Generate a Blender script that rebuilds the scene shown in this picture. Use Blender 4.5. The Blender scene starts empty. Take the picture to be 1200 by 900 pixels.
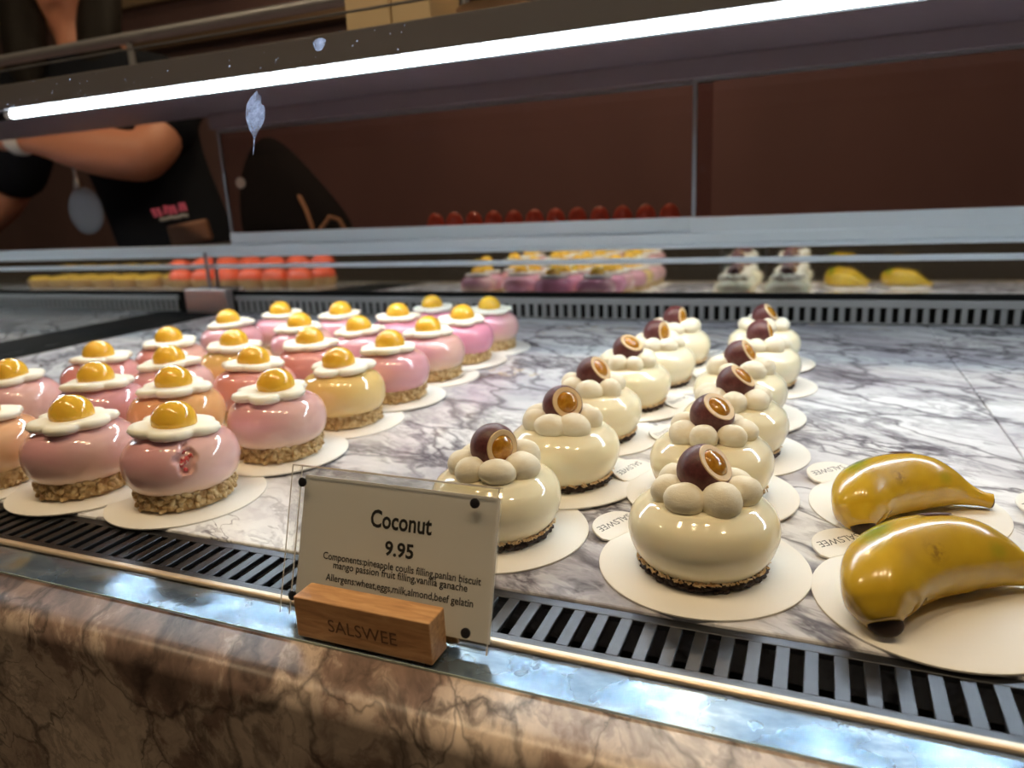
import bpy, bmesh, math, random
from mathutils import Vector, Matrix
from math import sin, cos, pi, radians, sqrt, atan2

S = 0.01                       # everything below is written in centimetres
sc = bpy.context.scene
COL = sc.collection

# ------------------------------------------------------------------ camera
cam_d = bpy.data.cameras.new('camera')
cam = bpy.data.objects.new('camera', cam_d)
COL.objects.link(cam)
YAW, PITCH, ROLL = -0.403380, 0.248717, 0.048568
fwd = Vector((sin(YAW) * cos(PITCH), cos(YAW) * cos(PITCH), -sin(PITCH)))
rgt = Vector((cos(YAW), -sin(YAW), 0))
dwn = -rgt.cross(fwd)
r2 = cos(ROLL) * rgt + sin(ROLL) * dwn
d2 = -sin(ROLL) * rgt + cos(ROLL) * dwn
R3 = Matrix((r2, -d2, -fwd)).transposed()
cam.matrix_world = Matrix.Translation(Vector((11.218, -23.482, 16.861)) * S) @ R3.to_4x4()
cam_d.sensor_width = 36
cam_d.lens = 852.3 / 1200 * 36
cam_d.clip_start = 0.01
cam_d.dof.use_dof = True
cam_d.dof.focus_distance = 0.335
cam_d.dof.aperture_fstop = 9.5
sc.camera = cam

# ------------------------------------------------------------------ world, exposure
w = bpy.data.worlds.new('world')
sc.world = w
w.use_nodes = True
w.node_tree.nodes['Background'].inputs[0].default_value = (1.0, 0.72, 0.48, 1)
w.node_tree.nodes['Background'].inputs[1].default_value = 0.035
sc.view_settings.view_transform = 'Standard'
sc.view_settings.look = 'None'
sc.view_settings.gamma = 1
sc.view_settings.use_curve_mapping = False
sc.view_settings.exposure = 0.0
LED_POWER = 105.0               # the cool tube lights under the shelf
LAMP_POWER = 210.0             # the warm ceiling downlights in the shop
# x, y, radius of every downlight (ceiling); last two added to brighten the back
DOWNLIGHTS = [(-58, -16, 5), (-14, -22, 5), (22, -16, 5), (74, -18, 5), (-150, -16, 5), (-20, 175, 5), (-105, 165, 5)]
CEIL = 165.0

# ------------------------------------------------------------------ materials
def mat(name, color=(.8, .8, .8), rough=.5, metal=0., **kw):
    m = bpy.data.materials.new(name)
    m.use_nodes = True
    b = m.node_tree.nodes['Principled BSDF']
    b.inputs['Base Color'].default_value = (*color, 1)
    b.inputs['Roughness'].default_value = rough
    b.inputs['Metallic'].default_value = metal
    for k, v in kw.items():
        b.inputs[k.replace('_', ' ')].default_value = v
    return m

class NT:
    """small helper to write node trees"""
    def __init__(s, m):
        s.m = m; s.t = m.node_tree; s.b = s.t.nodes.get('Principled BSDF')
    def n(s, typ, **kw):
        x = s.t.nodes.new(typ)
        for k, v in kw.items(): setattr(x, k, v)
        return x
    def l(s, a, b): s.t.links.new(a, b)
    def coord(s, scale=(100, 100, 100), rot=(0, 0, 0), kind='Object', loc=(0, 0, 0)):
        c = s.n('ShaderNodeTexCoord'); mp = s.n('ShaderNodeMapping')
        mp.inputs['Scale'].default_value = scale; mp.inputs['Rotation'].default_value = rot; mp.inputs['Location'].default_value = loc
        s.l(c.outputs[kind], mp.inputs[0]); return mp.outputs[0]
    def noise(s, vec, scale, detail=6, rough=.55, dist=0., lac=2.):
        x = s.n('ShaderNodeTexNoise')
        x.inputs['Scale'].default_value = scale; x.inputs['Detail'].default_value = detail
        x.inputs['Roughness'].default_value = rough; x.inputs['Distortion'].default_value = dist
        x.inputs['Lacunarity'].default_value = lac
        if vec is not None: s.l(vec, x.inputs['Vector'])
        return x
    def math(s, op, a, b=None, c=None):
        x = s.n('ShaderNodeMath', operation=op)
        for i, v in enumerate((a, b, c)):
            if v is None: continue
            if isinstance(v, (int, float)): x.inputs[i].default_value = v
            else: s.l(v, x.inputs[i])
        return x.outputs[0]
    def ramp(s, f, pts):
        x = s.n('ShaderNodeValToRGB'); e = x.color_ramp.elements
        while len(e) < len(pts): e.new(.5)
        for i, (p, c) in enumerate(pts):
            e[i].position = p; e[i].color = (*c, 1) if len(c) == 3 else c
        s.l(f, x.inputs[0]); return x.outputs[0]
    def mix(s, f, a, b, mode='MIX'):
        x = s.n('ShaderNodeMix', data_type='RGBA', blend_type=mode)
        for sock, v in ((x.inputs[0], f), (x.inputs[6], a), (x.inputs[7], b)):
            if isinstance(v, (int, float)): sock.default_value = v
            elif isinstance(v, tuple): sock.default_value = (*v, 1)
            else: s.l(v, sock)
        return x.outputs[2]
    def bump(s, h, strength=.3, dist=.001):
        x = s.n('ShaderNodeBump'); x.inputs['Strength'].default_value = strength; x.inputs['Distance'].default_value = dist
        s.l(h, x.inputs['Height']); s.l(x.outputs[0], s.b.inputs['Normal'])
    def base(s, c): s.l(c, s.b.inputs['Base Color'])

def marble(name, light, mid, dark, rough=.12, vein=1.0, patch=(.42, .62), seed=0., gold=True, scale=1., rot=.5):
    m = mat(name, rough=rough); t = NT(m)
    co = t.coord(scale=(100 * scale,) * 3, rot=(0, 0, rot), loc=(seed, seed * .7, 0))
    st = t.n('ShaderNodeVectorMath', operation='MULTIPLY'); st.inputs[1].default_value = (.62, 1.25, 1.)
    t.l(co, st.inputs[0])
    wn = t.noise(st.outputs[0], .10, 4)
    ad = t.n('ShaderNodeVectorMath', operation='MULTIPLY_ADD'); ad.inputs[1].default_value = (7, 7, 7)
    t.l(wn.outputs['Color'], ad.inputs[0]); t.l(st.outputs[0], ad.inputs[2])
    v = ad.outputs[0]
    p = t.noise(v, .075, 9, .62)
    col = t.ramp(p.outputs[0], [(patch[0] - .08, light), (patch[0] + .04, tuple(.5 * (a + b) for a, b in zip(light, mid))), (patch[1], mid), (patch[1] + .12, dark)])
    def veins(scale_, width, seedv):
        mp = t.n('ShaderNodeVectorMath', operation='ADD'); mp.inputs[1].default_value = (seedv, seedv * 1.7, seedv)
        t.l(v, mp.inputs[0])
        n = t.noise(mp.outputs[0], scale_, 7, .6)
        d = t.math('ABSOLUTE', t.math('SUBTRACT', n.outputs[0], .5))
        return t.math('SMOOTH_MIN', t.math('MAXIMUM', t.math('SUBTRACT', 1., t.math('DIVIDE', d, width)), 0.), 1., .2)
    mask = t.ramp(t.noise(v, .06, 3).outputs[0], [(.38, (0, 0, 0)), (.58, (1, 1, 1))])
    v1 = t.math('MULTIPLY', t.math('MULTIPLY', veins(.07, .030, 11.), mask), 1.0 * vein)
    col = t.mix(v1, col, dark)
    v2 = t.math('MULTIPLY', veins(.19, .028, 37.), .55 * vein)
    col = t.mix(v2, col, tuple(.6 * d_ + .4 * m_ for d_, m_ in zip(dark, mid)))
    v3 = t.math('MULTIPLY', veins(.5, .05, 71.), .3 * vein)
    col = t.mix(v3, col, mid)
    vo = t.n('ShaderNodeTexVoronoi', feature='DISTANCE_TO_EDGE'); vo.inputs['Scale'].default_value = .17
    wv = t.n('ShaderNodeVectorMath', operation='MULTIPLY_ADD'); wv.inputs[1].default_value = (3.2, 3.2, 3.2)
    t.l(t.noise(v, .35, 4).outputs['Color'], wv.inputs[0]); t.l(v, wv.inputs[2]); t.l(wv.outputs[0], vo.inputs['Vector'])
    wm = t.ramp(t.noise(v, .09, 4).outputs[0], [(.36, (.0,) * 3), (.66, (.11,) * 3)])
    cr = t.math('MAXIMUM', t.math('SUBTRACT', 1., t.math('DIVIDE', vo.outputs[0], t.math('ADD', wm, .004))), 0.)
    col = t.mix(t.math('MULTIPLY', cr, .8 * vein), col, dark)
    if gold:
        g = t.math('MULTIPLY', veins(.012, .0022, 53.), .6)
        col = t.mix(g, col, (.62, .46, .24))
    t.base(col)
    return m

M = {}
M['deck'] = marble('white_veined_marble', (.86, .86, .87), (.47, .45, .50), (.10, .09, .11), rough=.16, patch=(.47, .62), seed=3.)
M['deck_grey'] = marble('grey_veined_marble', (.55, .54, .53), (.33, .31, .31), (.10, .09, .10), rough=.14, patch=(.44, .6), seed=40.)
M['front'] = marble('brown_veined_marble', (.68, .58, .48), (.24, .17, .14), (.018, .012, .012), rough=.34, vein=.8, patch=(.46, .53), seed=17., scale=1.5, gold=False, rot=1.0)
M['steel'] = mat('brushed_steel', (.075, .078, .088), .36, 1.)
t = NT(M['steel']); n_ = t.noise(t.coord(scale=(60, 900, 900)), 1., 4); t.l(t.ramp(n_.outputs[0], [(.3, (.32,) * 3), (.7, (.48,) * 3)]), t.b.inputs['Roughness'])
M['alu'] = mat('satin_aluminium', (.76, .83, .88), .4, .3)
M['vent'] = mat('grey_vent_steel', (.36, .35, .34), .45, .3)
M['alu_dark'] = mat('grey_aluminium', (.30, .31, .34), .42, .7)
M['housing'] = mat('dark_light_housing', (.10, .095, .10), .6, Specular_IOR_Level=.2)
M['black'] = mat('black_gap', (.010, .010, .010), .9, Specular_IOR_Level=.1)
M['groove'] = mat('olive_groove', (.06, .06, .045), .8, Specular_IOR_Level=.2)
M['slot'] = mat('dark_duct', (.006, .006, .006), .8)
M['rail'] = mat('champagne_rail', (.62, .50, .36), .36, .6)
M['mirror'] = mat('polished_steel_mirror', (.62, .61, .60), .035, 1.)
M['tube'] = mat('tube_light', (0, 0, 0), .5)
M['tube'].node_tree.nodes['Principled BSDF'].inputs['Emission Color'].default_value = (.80, .92, 1., 1)
M['tube'].node_tree.nodes['Principled BSDF'].inputs['Emission Strength'].default_value = LED_POWER
M['lamp'] = mat('downlight', (0, 0, 0), .5)
M['lamp'].node_tree.nodes['Principled BSDF'].inputs['Emission Color'].default_value = (1., .74, .46, 1)
M['lamp'].node_tree.nodes['Principled BSDF'].inputs['Emission Strength'].default_value = LAMP_POWER
M['white_metal'] = mat('white_metal', (.8, .78, .74), .4)

def pane(name, tint, refl=1.0, rough=.0, edge=None):
    m = bpy.data.materials.new(name); m.use_nodes = True
    nt = m.node_tree; nt.nodes.clear()
    out = nt.nodes.new('ShaderNodeOutputMaterial'); tr = nt.nodes.new('ShaderNodeBsdfTransparent'); gl = nt.nodes.new('ShaderNodeBsdfGlossy')
    tr.inputs[0].default_value = (*tint, 1); gl.inputs['Roughness'].default_value = rough
    # Schlick reflectance from the true angle of the ray (thin sheet, same on both faces)
    ge = nt.nodes.new('ShaderNodeNewGeometry'); dt = nt.nodes.new('ShaderNodeVectorMath'); dt.operation = 'DOT_PRODUCT'
    nt.links.new(ge.outputs['Normal'], dt.inputs[0]); nt.links.new(ge.outputs['Incoming'], dt.inputs[1])
    def mth(op, a, b=None):
        x = nt.nodes.new('ShaderNodeMath'); x.operation = op
        for i, v in enumerate((a, b)):
            if v is None: continue
            if isinstance(v, (int, float)): x.inputs[i].default_value = v
            else: nt.links.new(v, x.inputs[i])
        return x
    ab = mth('ABSOLUTE', dt.outputs['Value']); om = mth('SUBTRACT', 1., ab.outputs[0]); p5 = mth('POWER', om.outputs[0], 5.)
    fr = mth('MULTIPLY_ADD', p5.outputs[0], .96); fr.inputs[2].default_value = .04
    mu = mth('MULTIPLY', fr.outputs[0], refl)
    mx = nt.nodes.new('ShaderNodeMixShader')
    nt.links.new(mu.outputs[0], mx.inputs[0])
    nt.links.new(tr.outputs[0], mx.inputs[1]); nt.links.new(gl.outputs[0], mx.inputs[2]); nt.links.new(mx.outputs[0], out.inputs[0])
    return m
M['glass'] = pane('clear_glass', (.985, .995, .99), .2)
M['acrylic'] = pane('clear_acrylic', (.96, .96, .95), .8)
M['acrylic_edge'] = mat('acrylic_edge', (.72, .70, .66), .2)
M['ledge_glass'] = pane('ledge_glass', (.975, .985, .99), .6)
M['dark_glass'] = pane('tinted_door_glass', (.84, .76, .77), 1.)
M['glass_edge'] = mat('green_glass_edge', (.42, .52, .48), .15)
M['smear'] = pane('dry_smear', (.8, .8, .85), 0.)
nt = M['smear'].node_tree
df = nt.nodes.new('ShaderNodeBsdfTranslucent'); df.inputs[0].default_value = (.55, .65, .95, 1)
mx = [x for x in nt.nodes if x.type == 'MIX_SHADER'][0]; nt.links.remove(mx.inputs[0].links[0]); nt.links.new(df.outputs[0], mx.inputs[2])
t = NT(M['smear']); nt.links.new(t.math('MULTIPLY', t.ramp(t.noise(t.coord(), 2.2, 6, .7).outputs[0], [(.3, (.15,) * 3), (.7, (1,) * 3)]), .6), mx.inputs[0])

# aluminium under the ledge glass: brushed along the counter
m = mat('ledge_aluminium', (.66, .76, .84), .30, .75); M['ledge'] = m; t = NT(m)
tg = t.n('ShaderNodeTangent', direction_type='UV_MAP'); tg.uv_map = 'brush'; t.l(tg.outputs[0], t.b.inputs['Tangent'])
m.node_tree.nodes['Principled BSDF'].inputs['Anisotropic'].default_value = .8
m.node_tree.nodes['Principled BSDF'].inputs['Anisotropic Rotation'].default_value = .25
cn = t.noise(t.coord(scale=(40, 90, 90)), 1., 6, .65)
t.base(t.ramp(cn.outputs[0], [(.35, (.15, .22, .30)), (.55, (.25, .34, .44)), (.72, (.52, .60, .68))]))
t.l(t.ramp(t.noise(t.coord(scale=(30, 30, 30)), 1., 5).outputs[0], [(.35, (.17,) * 3), (.7, (.34,) * 3)]), t.b.inputs['Roughness'])

M['card'] = mat('white_card', (.80, .76, .70), .55)
M['ink'] = mat('black_ink', (.02, .02, .02), .6)
M['grey_ink'] = mat('grey_ink', (.05, .05, .055), .6)
M['paper'] = mat('printed_paper', (.86, .84, .79), .8)
_t = NT(M['paper']); _tr = _t.n('ShaderNodeBsdfTranslucent'); _tr.inputs[0].default_value = (.7, .68, .62, 1); _mx = _t.n('ShaderNodeMixShader'); _mx.inputs[0].default_value = .25
_t.l(_t.b.outputs[0], _mx.inputs[1]); _t.l(_tr.outputs[0], _mx.inputs[2]); _t.l(_mx.outputs[0], _t.t.nodes['Material Output'].inputs[0])
M['magnet'] = mat('dark_magnet', (.012, .012, .016), .35)
# oak block
m = mat('oak_wood', rough=.45); M['wood'] = m; t = NT(m)
n_ = t.noise(t.coord(scale=(55, 420, 420)), 1., 6, .6, .6)
t.base(t.ramp(n_.outputs[0], [(.3, (.38, .20, .085)), (.5, (.54, .30, .13)), (.7, (.64, .39, .19))]))
t.bump(n_.outputs[0], .15, .0006)
M['burn'] = mat('burnt_letters', (.13, .065, .03), .7)

def glaze(name, a=None, b=None, sss=.12):
    """shiny mirror glaze; colours a, b come from the object when not given"""
    m = mat(name, rough=.10); t = NT(m)
    t.b.inputs['Coat Weight'].default_value = .6; t.b.inputs['Coat Roughness'].default_value = .04
    t.b.inputs['Subsurface Weight'].default_value = sss; t.b.inputs['Subsurface Radius'].default_value = (.006, .004, .003); t.b.inputs['Subsurface Scale'].default_value = 1.
    if a is None:
        A = t.n('ShaderNodeAttribute', attribute_type='OBJECT', attribute_name='glaze_colour').outputs['Color']
        B = t.n('ShaderNodeAttribute', attribute_type='OBJECT', attribute_name='glaze_second').outputs['Color']
        c = t.n('ShaderNodeTexCoord'); sp = t.n('ShaderNodeSeparateXYZ'); t.l(c.outputs['Object'], sp.inputs[0])
        oi = t.n('ShaderNodeObjectInfo')
        nz = t.noise(c.outputs['Object'], 28., 2)
        lo = t.math('MULTIPLY_ADD', sp.outputs['Z'], -42., 1.25)           # pale towards the foot
        si = t.math('MULTIPLY_ADD', sp.outputs['X'], 16., -.12)
        f = t.math('ADD', t.math('MAXIMUM', lo, si), t.math('MULTIPLY_ADD', nz.outputs[0], .7, -.35))
        f = t.n('ShaderNodeClamp').inputs[0].node if False else f
        t.base(t.mix(t.math('MINIMUM', t.math('MAXIMUM', f, 0.), 1.), A, B))
    else:
        t.base(t.mix(t.noise(t.coord(), .3, 2).outputs[0], a, b))
    return m
M['glaze_egg'] = glaze('fruit_glaze')
M['glaze_white'] = glaze('coconut_glaze', (.92, .83, .59), (.89, .82, .62))
M['marshmallow'] = mat('marshmallow', (.86, .82, .70), .65, Subsurface_Weight=.15, Subsurface_Radius=(.004, .003, .002), Subsurface_Scale=1.)
M['yolk'] = mat('mango_yolk', (.82, .47, .045), .12, Coat_Weight=.5, Subsurface_Weight=.2, Subsurface_Radius=(.006, .003, .001), Subsurface_Scale=1.)
m = mat('puffed_rice', rough=.55); M['crisp'] = m; t = NT(m)
n_ = t.noise(t.coord(), 2.2, 5); t.base(t.ramp(n_.outputs[0], [(.3, (.30, .15, .05)), (.48, (.60, .41, .19)), (.68, (.78, .62, .36))])); t.bump(n_.outputs[0], .5, .001)
m = mat('cocoa_biscuit', rough=.6); M['biscuit'] = m; t = NT(m)
n_ = t.noise(t.coord(), 4., 6); t.base(t.ramp(n_.outputs[0], [(.3, (.012, .006, .006)), (.7, (.06, .032, .028))])); t.bump(n_.outputs[0], .8, .001)
m = mat('toasted_coconut', rough=.6); M['coconut'] = m; t = NT(m)
n_ = t.noise(t.coord(), 3., 4); t.base(t.ramp(n_.outputs[0], [(.3, (.60, .33, .13)), (.6, (.86, .66, .40))]))
m = mat('meringue', (.83, .76, .60), .8); M['meringue'] = m; t = NT(m)
n_ = t.noise(t.coord(scale=(60, 60, 160)), 4., 5, .7); t.base(t.ramp(n_.outputs[0], [(.3, (.78, .70, .53)), (.7, (.85, .79, .66))])); t.bump(n_.outputs[0], .35, .0008)
m = mat('dark_chocolate_shell', rough=.42); M['choc'] = m; t = NT(m)
n_ = t.noise(t.coord(), 5., 6, .7); t.base(t.ramp(n_.outputs[0], [(.3, (.065, .014, .016)), (.6, (.125, .033, .033)), (.8, (.18, .066, .058))])); t.bump(n_.outputs[0], .15, .0005)
M['cream_ring'] = mat('cream_ring', (.74, .53, .29), .5)
m = mat('amber_jelly', (.48, .21, .012), .08, Coat_Weight=.6, Subsurface_Weight=.25, Subsurface_Radius=(.006, .003, .001), Subsurface_Scale=1.); M['jelly'] = m; t = NT(m)
n_ = t.noise(t.coord(), 3., 4); t.base(t.ramp(n_.outputs[0], [(.3, (.33, .12, .006)), (.7, (.58, .28, .03))])); t.bump(n_.outputs[0], .35, .001)
m = mat('raspberry_filling', rough=.3); M['raspberry'] = m; t = NT(m)
n_ = t.noise(t.coord(), 5., 3); t.base(t.ramp(n_.outputs[0], [(.38, (.62, .05, .06)), (.55, (.55, .10, .10)), (.66, (.85, .66, .55))]))
# banana skin: yellow with green flushes and a few bruises
m = mat('banana_glaze', rough=.24, Coat_Weight=.5, Coat_Roughness=.12); M['banana'] = m; t = NT(m)
co = t.coord()
base = t.ramp(t.noise(co, .35, 4).outputs[0], [(.3, (.50, .30, .016)), (.55, (.62, .39, .022)), (.75, (.67, .45, .04))])
gr = t.n('ShaderNodeAttribute', attribute_type='GEOMETRY', attribute_name='flush').outputs['Fac']
base = t.mix(t.math('MULTIPLY', gr, .75), base, (.17, .27, .012))
sp_ = t.n('ShaderNodeAttribute', attribute_type='GEOMETRY', attribute_name='bruise').outputs['Fac']
bn = t.ramp(t.noise(co, 2.6, 5, .65).outputs[0], [(.46, (0, 0, 0)), (.56, (1, 1, 1))])
base = t.mix(t.math('MULTIPLY', t.math('MULTIPLY', sp_, bn), .85), base, (.13, .05, .015))
t.base(base)
M['banana_tip'] = mat('banana_tip', (.03, .013, .008), .6)
M['banana_seam'] = mat('dark_chocolate_seam', (.09, .03, .015), .5)

m = mat('brown_wall', rough=.55); M['wall'] = m; t = NT(m)
t.base(t.ramp(t.noise(t.coord(scale=(3, 3, 1)), 1., 4).outputs[0], [(.3, (.175, .105, .107)), (.7, (.22, .132, .132))]))
M['wall_beige'] = mat('beige_plaster', (.46, .34, .22), .7)
M['wall_umber'] = mat('umber_board', (.20, .13, .085), .6)
M['floor'] = mat('brown_floor', (.07, .05, .04), .35)
M['ceiling'] = mat('beige_ceiling', (.50, .40, .30), .8)
M['header'] = mat('dark_header_glass', (.20, .155, .18), .35)
M['carton'] = mat('cream_carton', (.62, .48, .30), .7)
M['plate'] = mat('cream_plate', (.70, .52, .30), .35)
M['shirt'] = mat('black_cotton', (.008, .010, .016), .85, Specular_IOR_Level=.08)
M['skin'] = mat('skin', (.55, .24, .155), .5, Subsurface_Weight=.1, Subsurface_Radius=(.01, .004, .002), Subsurface_Scale=1.)
M['hair'] = mat('dark_hair', (.010, .008, .007), .6, Specular_IOR_Level=.15)
M['band'] = mat('white_band', (.75, .75, .72), .5)
M['pink'] = mat('pink_thread', (.60, .10, .20), .6)
M['grey'] = mat('grey_thread', (.35, .35, .36), .6)
M['tag'] = mat('grey_plastic_tag', (.28, .30, .34), .35)
M['chrome'] = mat('chrome', (.7, .7, .7), .15, 1.)
M['brass'] = mat('pale_brass_lock', (.55, .40, .32), .35, .7)
M['red'] = mat('red_glaze', (.95, .14, .06), .3, Coat_Weight=.4)
M['lemon'] = mat('lemon_glaze', (.78, .46, .07), .25)
M['pastry'] = mat('baked_pastry', (.55, .32, .13), .7)
M['cord'] = mat('tan_cord', (.42, .25, .14), .7)
M['bag'] = mat('black_cloth', (.009, .009, .011), .85, Specular_IOR_Level=.08)
M['worktop'] = mat('dark_worktop', (.05, .035, .03), .4)
M['post_steel'] = mat('post_steel', (.60, .52, .50), .3, .9)

# ------------------------------------------------------------------ mesh helpers (centimetres in, metres out)
class MB:
    def __init__(s): s.v = []; s.f = []; s.fm = []; s.mi = 0
    def add(s, vs, fs):
        o = len(s.v); s.v += [tuple(v) for v in vs]; s.f += [tuple(i + o for i in f) for f in fs]; s.fm += [s.mi] * len(fs); return o
    def box(s, x0, x1, y0, y1, z0, z1):
        s.add([(x0, y0, z0), (x1, y0, z0), (x1, y1, z0), (x0, y1, z0), (x0, y0, z1), (x1, y0, z1), (x1, y1, z1), (x0, y1, z1)],
              [(0, 3, 2, 1), (4, 5, 6, 7), (0, 1, 5, 4), (1, 2, 6, 5), (2, 3, 7, 6), (3, 0, 4, 7)]); return s
    def lathe(s, prof, n=32, c=(0, 0, 0), fn=None):
        """prof: (r, z) from the bottom to the top; fn(angle, i) scales r and shifts z"""
        vs = []; fs = []; m = len(prof)
        for i, (r, z) in enumerate(prof):
            for k in range(n):
                a = 2 * pi * k / n
                rr, zz = (r, z) if fn is None else fn(a, r, z, i)
                vs.append((c[0] + rr * cos(a), c[1] + rr * sin(a), c[2] + zz))
        for i in range(m - 1):
            for k in range(n):
                k2 = (k + 1) % n
                fs.append((i * n + k, i * n + k2, (i + 1) * n + k2, (i + 1) * n + k))
        fs.append(tuple(range(n - 1, -1, -1))); fs.append(tuple((m - 1) * n + k for k in range(n)))
        s.add(vs, fs); return s
    def ball(s, c, r, n=16, m=9, rz=None, q=None):
        rx, ry, rz_ = (r, r, r) if isinstance(r, (int, float)) else r
        vs = [(0, 0, -rz_)]
        for i in range(1, m):
            ph = -pi / 2 + pi * i / m
            for k in range(n):
                a = 2 * pi * k / n; vs.append((rx * cos(ph) * cos(a), ry * cos(ph) * sin(a), rz_ * sin(ph)))
        vs.append((0, 0, rz_)); fs = []
        for k in range(n):
            k2 = (k + 1) % n
            fs.append((0, 1 + k2, 1 + k)); fs.append((len(vs) - 1, 1 + (m - 2) * n + k, 1 + (m - 2) * n + k2))
            for i in range(m - 2): fs.append((1 + i * n + k, 1 + i * n + k2, 1 + (i + 1) * n + k2, 1 + (i + 1) * n + k))
        if q is not None: vs = [q @ Vector(v) for v in vs]
        s.add([(v[0] + c[0], v[1] + c[1], v[2] + c[2]) for v in vs], fs); return s
    def tube(s, pts, rad, n=12, sec=None, up=Vector((0, 0, 1))):
        pts = [Vector(p) for p in pts]; vs = []; fs = []
        for i, p in enumerate(pts):
            d = (pts[min(i + 1, len(pts) - 1)] - pts[max(i - 1, 0)]).normalized()
            a = d.cross(up)
            if a.length < 1e-4: a = d.cross(Vector((1, 0, 0)))
            a.normalize(); b = a.cross(d).normalized()
            r = rad[i] if isinstance(rad, (list, tuple)) else rad
            for k in range(n):
                th = 2 * pi * k / n; f = 1 if sec is None else sec(th, i)
                vs.append(p + (a * cos(th) + b * sin(th)) * r * f)
        for i in range(len(pts) - 1):
            for k in range(n):
                k2 = (k + 1) % n; fs.append((i * n + k, i * n + k2, (i + 1) * n + k2, (i + 1) * n + k))
        fs.append(tuple(range(n - 1, -1, -1))); fs.append(tuple((len(pts) - 1) * n + k for k in range(n)))
        s.add(vs, fs); return s
    def prism(s, pts, z0, z1):
        n = len(pts)
        s.add([(x, y, z0) for x, y in pts] + [(x, y, z1) for x, y in pts],
              [tuple(range(n - 1, -1, -1)), tuple(range(n, 2 * n))] + [(k, (k + 1) % n, n + (k + 1) % n, n + k) for k in range(n)]); return s
    def mesh(s, name, mats, smooth=False, bevel=0., seg=2, sharp=40):
        me = bpy.data.meshes.new(name)
        me.from_pydata([(a * S, b * S, c * S) for a, b, c in s.v], [], s.f)
        for m_ in (mats if isinstance(mats, (list, tuple)) else [mats]): me.materials.append(m_)
        if isinstance(mats, (list, tuple)): me.polygons.foreach_set('material_index', s.fm)
        bm = bmesh.new(); bm.from_mesh(me)
        bmesh.ops.recalc_face_normals(bm, faces=bm.faces[:])
        if bevel:
            ed = [e for e in bm.edges if len(e.link_faces) == 2 and e.calc_face_angle(0) > radians(30)]
            bmesh.ops.bevel(bm, geom=ed, offset=bevel * S, segments=seg, profile=.5, affect='EDGES')
        if smooth:
            for f in bm.faces: f.smooth = True
            for e in bm.edges:
                if len(e.link_faces) == 2 and e.calc_face_angle(0) > radians(sharp): e.smooth = False
        bm.to_mesh(me); bm.free(); me.update()
        return me
    def build(s, name, mats, parent=None, loc=(0, 0, 0), rot=(0, 0, 0), **kw):
        return put(name, s.mesh(name, mats, **kw), parent, loc, rot)

def put(name, data, parent=None, loc=(0, 0, 0), rot=(0, 0, 0)):
    o = bpy.data.objects.new(name, data); COL.objects.link(o)
    o.location = Vector(loc) * S; o.rotation_euler = rot
    if parent is not None: o.parent = parent
    return o
def tag(o, label=None, cat=None, group=None, kind=None):
    if label: o['label'] = label
    if cat: o['category'] = cat
    if group: o['group'] = group
    if kind: o['kind'] = kind
    return o
def thing(name, label, cat, loc=(0, 0, 0), rz=0., group=None):
    o = put(name, None, None, loc, (0, 0, rz)); o.empty_display_size = .02
    return tag(o, label, cat, group)
def text(name, body, size, mat_, parent, loc, rot, bold=0., width=None, share={}):
    key = (body, size, mat_.name)
    me = share.get(key)
    if me is None:
        cu = bpy.data.curves.new(name, 'FONT'); cu.body = body; cu.size = size * S; cu.align_x = 'CENTER'; cu.align_y = 'BOTTOM_BASELINE'
        cu.resolution_u = 3; cu.offset = bold * S
        tmp = bpy.data.objects.new('lettering_source', cu); COL.objects.link(tmp)
        bpy.context.view_layer.update()
        me = bpy.data.meshes.new_from_object(tmp.evaluated_get(bpy.context.evaluated_depsgraph_get()))
        me.name = name; me.materials.clear(); me.materials.append(mat_)
        if width:
            xs_ = [v.co.x for v in me.vertices]; f = width * S / (max(xs_) - min(xs_))
            for v in me.vertices: v.co.x *= f
        bpy.data.objects.remove(tmp); bpy.data.curves.remove(cu); share[key] = me
    return put(name, me, parent, loc, rot)

# ------------------------------------------------------------------ the room
FLOOR = -92.0
tag(MB().box(-460, 330, -300, 232, FLOOR - 4, FLOOR).build('floor', M['floor']), 'dark brown shop floor under the counter', kind='structure')
tag(MB().box(-460, 330, 228, 232, FLOOR, CEIL).build('wall_back', M['wall']), 'dark brown wall behind the cake counter', kind='structure')
tag(MB().box(-460, 330, -300, 232, CEIL, CEIL + 4).build('ceiling', M['ceiling']), 'beige shop ceiling with small round downlights', kind='structure')
tag(MB().box(-460, 330, 224.5, 228, 102, 124).build('trim_1', M['wall_beige'], bevel=.4), 'beige plaster band high on the back wall', kind='structure')
tag(MB().box(-460, 330, 222.5, 228, 84, 90).build('trim_2', M['wall_umber'], bevel=.4), 'umber picture rail below the beige band', kind='structure')
tag(MB().box(-460, 330, 226, 228, 124, CEIL).build('trim_3', M['wall_umber']), 'umber boards between beige band and ceiling', kind='structure')
for i, (x, y, r) in enumerate(DOWNLIGHTS):
    o = thing('downlight', 'round warm ceiling downlight, %s' % ['over the pink cakes', 'between pink and coconut cakes', 'over the white coconut cakes', 'over the banana cakes', 'over the neighbouring case', 'added to light the wall behind the tinted doors', 'added to light the shop assistant'][i], 'ceiling light', (x, y, CEIL))
    MB().lathe([(r + 1.2, -1.2), (r + 1.4, -.8), (r + 1.4, 0)], 24).build('trim_ring', M['white_metal'], o, smooth=True)
    MB().lathe([(r * .98, -1.6), (r, -1.5), (r, -1.1)], 24).build('lens', M['lamp'], o, smooth=True)

# ------------------------------------------------------------------ the display case
X0, X1 = -245.0, 78.0
DECK = 0.10
case = thing('display_case', 'long refrigerated cake display case with marble front and mirrored back', 'display case', (0, 0, 0))
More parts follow.
